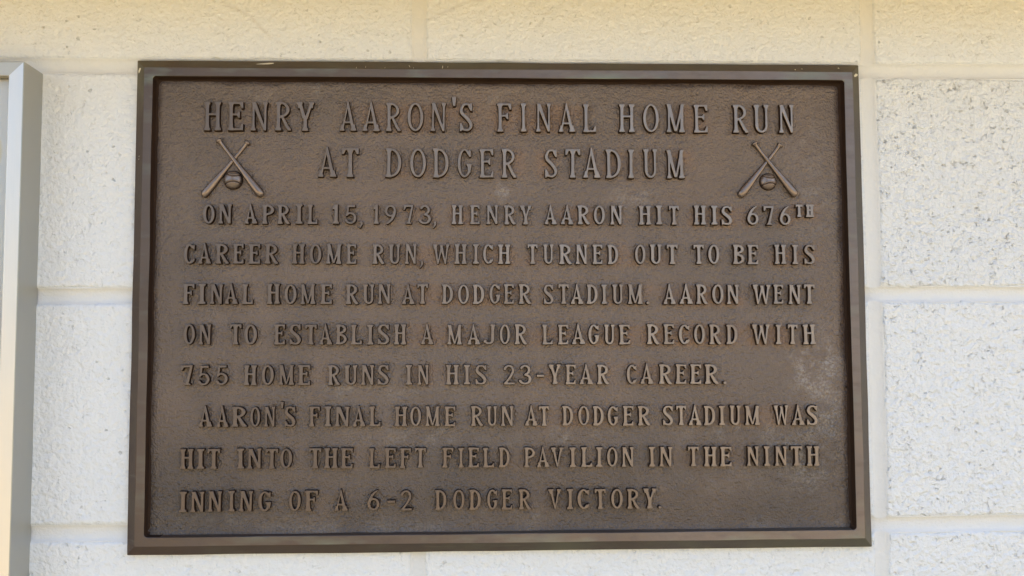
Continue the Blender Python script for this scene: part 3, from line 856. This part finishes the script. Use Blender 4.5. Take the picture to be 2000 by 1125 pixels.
_glyphs = {}
def glyph_mesh(c, st):
    """Unit glyph, origin at the middle of its base line; depth in mm (thing scaled only across the face)."""
    if (c, st) in _glyphs:
        return _glyphs[c, st]
    g = glyph(c, st)
    loops = contours(g)
    x_lo = min(l[:, 0].min() for l in loops); x_hi = max(l[:, 0].max() for l in loops)
    def area(l): return .5 * np.sum(l[:, 0] * np.roll(l[:, 1], -1) - np.roll(l[:, 0], -1) * l[:, 1])
    big = max(loops, key=lambda l: abs(area(l)))
    if area(big) < 0:
        loops = [l[::-1] for l in loops]
    rings = [(-.014, Y_TOP), (.004, Y_TOP + .35), (.030, Y_FIELD + .4), (.040, Y_FIELD + 1.2)]
    V, F, mi, tops, base = [], [], [], [], 0
    for l in loops:
        n = len(l)
        for off, y in rings:
            q = offset(l, off)
            V += [((x - (x_lo + x_hi) / 2), y, z) for x, z in q]
        for k in range(len(rings) - 1):
            for i in range(n):
                j = (i + 1) % n
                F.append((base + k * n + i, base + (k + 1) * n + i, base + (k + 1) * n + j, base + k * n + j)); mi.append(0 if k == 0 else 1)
        tops.append(base)
        base += n * len(rings)
    pl, idx = [], []
    for b0, l in zip(tops, loops):
        n = len(l)
        pl.append([Vector((V[b0 + i][0], V[b0 + i][2], 0)) for i in range(n)]); idx += list(range(b0, b0 + n))
    for tri in geometry.tessellate_polygon(pl):
        a, b_, c_ = (idx[q] for q in tri)
        A = np.array([V[a], V[b_], V[c_]])
        if np.cross(A[1] - A[0], A[2] - A[0])[1] > 0:
            b_, c_ = c_, b_
        F.append((a, b_, c_)); mi.append(0)
    me = mesh("glyph", V, F)
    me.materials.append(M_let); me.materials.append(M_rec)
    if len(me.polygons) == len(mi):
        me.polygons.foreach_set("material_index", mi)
    _glyphs[c, st] = (me, x_hi - x_lo)
    return _glyphs[c, st]

def lettering():
    for st, za, zb, h, s in ROWS:
        for it in s.split():
            ch = it[0]
            cx, w = (float(q) for q in it[1:].split(","))
            me, gw = glyph_mesh(ch, st)
            sx = max(.75 * h, min(1.3 * h, (w - .6) / gw)) if ch not in "',.-" else h
            name = "numeral" if ch.isdigit() else ("punctuation_mark" if ch in "',.-" else "letter")
            o = link(name, me, [], plaque, (cx, random.uniform(-.12, .12), za + zb * cx + PH + .4 + random.uniform(-.15, .15)), (sx, 1, h * random.uniform(.985, 1.005)))
            zc = za + zb * cx
            o["painted_reflection"] = float(np.clip(.27 + .73 * sstep(-330, 120, cx + .35 * zc) * sstep(-235, -60, zc + .12 * cx) - .34 * sstep(-80, -175, zc) + random.uniform(-.07, .07), 0, 1))  # reflection painted as tone: tops brighter to the right, darker low down
            o.rotation_euler = (0, math.radians(random.gauss(0, .5)), 0)

# ------------------------------------------------------------------ crossed bats and ball, cast in relief
def bat_mesh(L, lift):
    """Bat along +x from knob (0) to barrel (L)."""
    prof = [(-1.2, 0), (-1.1, 1.7), (-.4, 2.8), (.6, 2.9), (1.4, 2.2), (2.6, 1.7), (L * .2, 1.6), (L * .4, 1.85), (L * .55, 2.35), (L * .7, 3.0), (L * .85, 3.6), (L * .95, 3.75),
            (L + .8, 3.45), (L + 2.0, 2.65), (L + 2.8, 1.3), (L + 3.1, 0)]
    n = 20
    V, F = [], []
    for x, r in prof:
        for i in range(n):
            a = 2 * math.pi * i / n
            V.append((x, -r * math.sin(a) * .95 - .35 * r - lift, r * math.cos(a)))
    for k in range(len(prof) - 1):
        for i in range(n):
            j = (i + 1) % n
            F.append((k * n + i, k * n + j, (k + 1) * n + j, (k + 1) * n + i))
    me = mesh("bat", V, F, True)
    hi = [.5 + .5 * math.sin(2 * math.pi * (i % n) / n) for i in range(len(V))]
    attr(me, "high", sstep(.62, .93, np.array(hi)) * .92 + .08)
    return me

def ball_mesh(r):
    n, m = 56, 40
    U, Vv = np.meshgrid(np.linspace(-1, 1, n), np.linspace(-1, 1, n))
    # square grid pressed onto a hemisphere; two stitched seams sunk as curved grooves
    a = U * np.sqrt(1 - Vv ** 2 / 2); b = Vv * np.sqrt(1 - U ** 2 / 2)
    q = np.sqrt(np.clip(1 - a * a - b * b, 0, 1))
    Y = -r * (.80 * q) 
    for f in (b - (.42 + .32 * (a - .18) ** 2 * 1.2 - .06), b - (-.22 - .32 * (a - .1) ** 2 * 1.1)):
        Y += .75 * np.exp(-(f / .06) ** 2) - .45 * np.exp(-((f - .13) / .06) ** 2) - .2 * np.exp(-((f + .12) / .06) ** 2)
    X, Z = a * r, b * r
    me = grid_mesh("baseball", X, Y, Z)
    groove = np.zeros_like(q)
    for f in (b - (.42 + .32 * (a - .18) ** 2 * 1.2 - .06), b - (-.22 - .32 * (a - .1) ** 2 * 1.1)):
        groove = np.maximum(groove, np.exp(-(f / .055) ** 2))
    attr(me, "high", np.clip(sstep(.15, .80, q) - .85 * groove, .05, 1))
    return me

def emblem(bats, ball, r):
    e = bpy.data.objects.new("crossed_bats_emblem", None)
    scene.collection.objects.link(e)
    e.parent = plaque
    e.location = (ball[0] * S, Y_FIELD * S, (ball[1] + PH) * S)
    for k, (kx, kz, bx, bz) in enumerate(bats):
        L = math.hypot(bx - kx, bz - kz)
        me = bat_mesh(L, 1.1 if k == 0 else -.2)
        o = link("bat", me, [M_emb], e, (kx - ball[0], 0, kz - ball[1]))
        o.rotation_euler = (0, -math.atan2(bz - kz, bx - kx), 0)
    link("baseball", ball_mesh(r), [M_emb], e, (0, .6, 0))

def flecks():
    """Chips and drips of pale wall paint left on the bronze."""
    m = mat_simple("pale_paint", (.70, .66, .52), .5)
    def cy(x, z):   # height of the chamfer / rim surface
        i = min(PW - abs(x), PH - abs(z))
        return Y_OUT + (Y_RIM - Y_OUT) * min(1, max(0, i / B)) - .25
    spots = [(-82.5, 209, 1.3, .22, -65), (-79.0, 207.2, .9, .18, -60), (-53.4, 208.4, 1.7, .28, 86), (-48.8, 208.6, .8, .18, 80), (-121, 208, 1.1, .15, 90), (-129, 207, .9, .15, 90), (-104, 207, .9, .13, 85),
             (261.6, 208.1, .55, .5, 0), (301.6, 210.2, .75, .6, 0), (268, 209, .5, .4, 0), (-316.6, 128, .25, .6, 0), (-316.9, 125.5, .22, .5, 0), (317.0, 203.8, 2.6, 1.3, 28), (-208.1, 211.0, 8.0, .75, 4), (-318.2, 204.5, 1.2, 2.2, -20)]
    for x, z, a, b, rot in spots:
        V, F = [], []
        n = 14
        cr, sr = math.cos(math.radians(rot)), math.sin(math.radians(rot))
        rr = np.random.RandomState(int(abs(x) * 7))
        rad = 1 + rr.uniform(-.25, .25, n)
        for k, f in enumerate((0, .75, 1.0)):
            for i in range(n):
                t = 2 * math.pi * i / n
                p, q = a * f * rad[i] * math.cos(t), b * f * rad[i] * math.sin(t)
                xx, zz = x + p * cr - q * sr, z + p * sr + q * cr
                V.append((xx, cy(xx, zz) + (.2 if k == 2 else 0), zz))
        for k in range(2):
            for i in range(n):
                j = (i + 1) % n
                F.append((k * n + i, (k + 1) * n + i, (k + 1) * n + j, k * n + j))
        link("paint_fleck", mesh("paint_fleck", V, F, True), [m], plaque, OFF)

border(); field(); lettering()
emblem([(-248.6, 142.6, -211.9, 95.6), (-223.9, 141.0, -260.4, 95.2)], (-236.1, 107.8), 8.6)
emblem([(224.1, 141.8, 258.9, 96.4), (247.6, 140.6, 211.5, 96.0)], (236.0, 107.4), 8.0)
flecks()

# ------------------------------------------------------------------ display frame at the left
def display_frame():
    fr = bpy.data.objects.new("display_frame", None)
    scene.collection.objects.link(fr)
    x1, zt, D, w = -404.1, 202.4, 37.8, 12.4
    x0, zb = -1010.0, -640.0
    fr.location = ((x0 + x1) / 2 * S, 0, zb * S)
    ox, oz = (x0 + x1) / 2, zb
    fr["label"] = "silver aluminium display frame with pale poster behind glass, cut off by the picture's edge"
    fr["category"] = "frame"
    lip, side = ((.71, .69, .65), (.77, .75, .71)), ((.43, .43, .40), (.48, .48, .45))  # one metal; bright lip and shaded side painted as separate tones
    mats = {0: [mat_alu("aluminium_crosswise_dim_lip", (.02, 1, 1), (.50, .455, .37), (.56, .51, .42)), mat_alu("aluminium_crosswise_shaded_side", (.02, 1, 1), *side)],  # crosswise lip painted darker for its duller reflection
            1: [mat_alu("aluminium_upright_lit_lip", (1, 1, .02), *lip), mat_alu("aluminium_upright_shaded_side", (1, 1, .02), *side)]}
    ow, oh = (x1 - x0) / 2, (zt - zb) / 2
    cx, cz = (x0 + x1) / 2, (zt + zb) / 2
    corners = [(-1, -1), (1, -1), (1, 1), (-1, 1)]
    # profile round the rail: inset from the outer edge, y
    e = .5
    prof = [(0, 1.5), (0, -D + e), (e, -D), (w - e, -D), (w, -D + e), (w, -D + 9)]
    for k in range(4):
        a, b = corners[k], corners[(k + 1) % 4]
        V = []
        for sx, sz in (a, b):
            for ins, y in prof:
                V.append((cx + sx * (ow - ins) - ox, y, cz + sz * (oh - ins) - oz))
        n = len(prof)
        F = [(i, i + 1, n + i + 1, n + i) for i in range(n - 1)]
        me = mesh("frame_rail", V, F)
        link("frame_rail", me, mats[k % 2], fr)
        me.polygons.foreach_set("material_index", [1, 1, 0, 0, 0])
    V, F = box(x0 + w - ox, x1 - w - ox, -D + 12, -D + 15, zb + w - oz, zt - w - oz)
    k = NT("poster_face")
    v = k.n("ShaderNodeTexCoord").outputs["Object"]
    sub = k.n("ShaderNodeVectorMath", operation='SUBTRACT'); k.l(v, sub.inputs[0])
    sub.inputs[1].default_value = ((-459 - ox) * S, (-D + 12) * S, (128 - oz) * S)
    ln = k.n("ShaderNodeVectorMath", operation='LENGTH'); k.l(sub.outputs[0], ln.inputs[0])
    d = k.math('MULTIPLY', ln.outputs["Value"], 1000.0 / 60)
    c = k.ramp(d, [(.0, (.82, .90, .92)), (.42, (.82, .90, .92)), (.46, (.85, .76, .52)), (.54, (.85, .76, .52)), (.58, (.86, .845, .85))])  # pale sheet with a white-blue disc ringed in yellow
    link("poster", mesh("poster", V, F), [k.set(Base_Color=c, Roughness=.6)], fr)
    V, F = box(x0 + w - ox, x1 - w - ox, -D + 7.5, -D + 10.0, zb + w - oz, zt - w - oz)
    g = NT("clear_glass")
    g.set(Base_Color=(.97, .99, .98), Roughness=.02, Transmission_Weight=1.0, IOR=1.45)
    link("glass_pane", mesh("glass_pane", V, F), [g.m], fr)
    V, F = box(x0 + 3 - ox, x1 - 3 - ox, -D + 16, -2.5, zb + 3 - oz, zt - 3 - oz)
    link("back_panel", mesh("back_panel", V, F), [mat_simple("backing", (.25, .25, .24), .7)], fr)

display_frame()
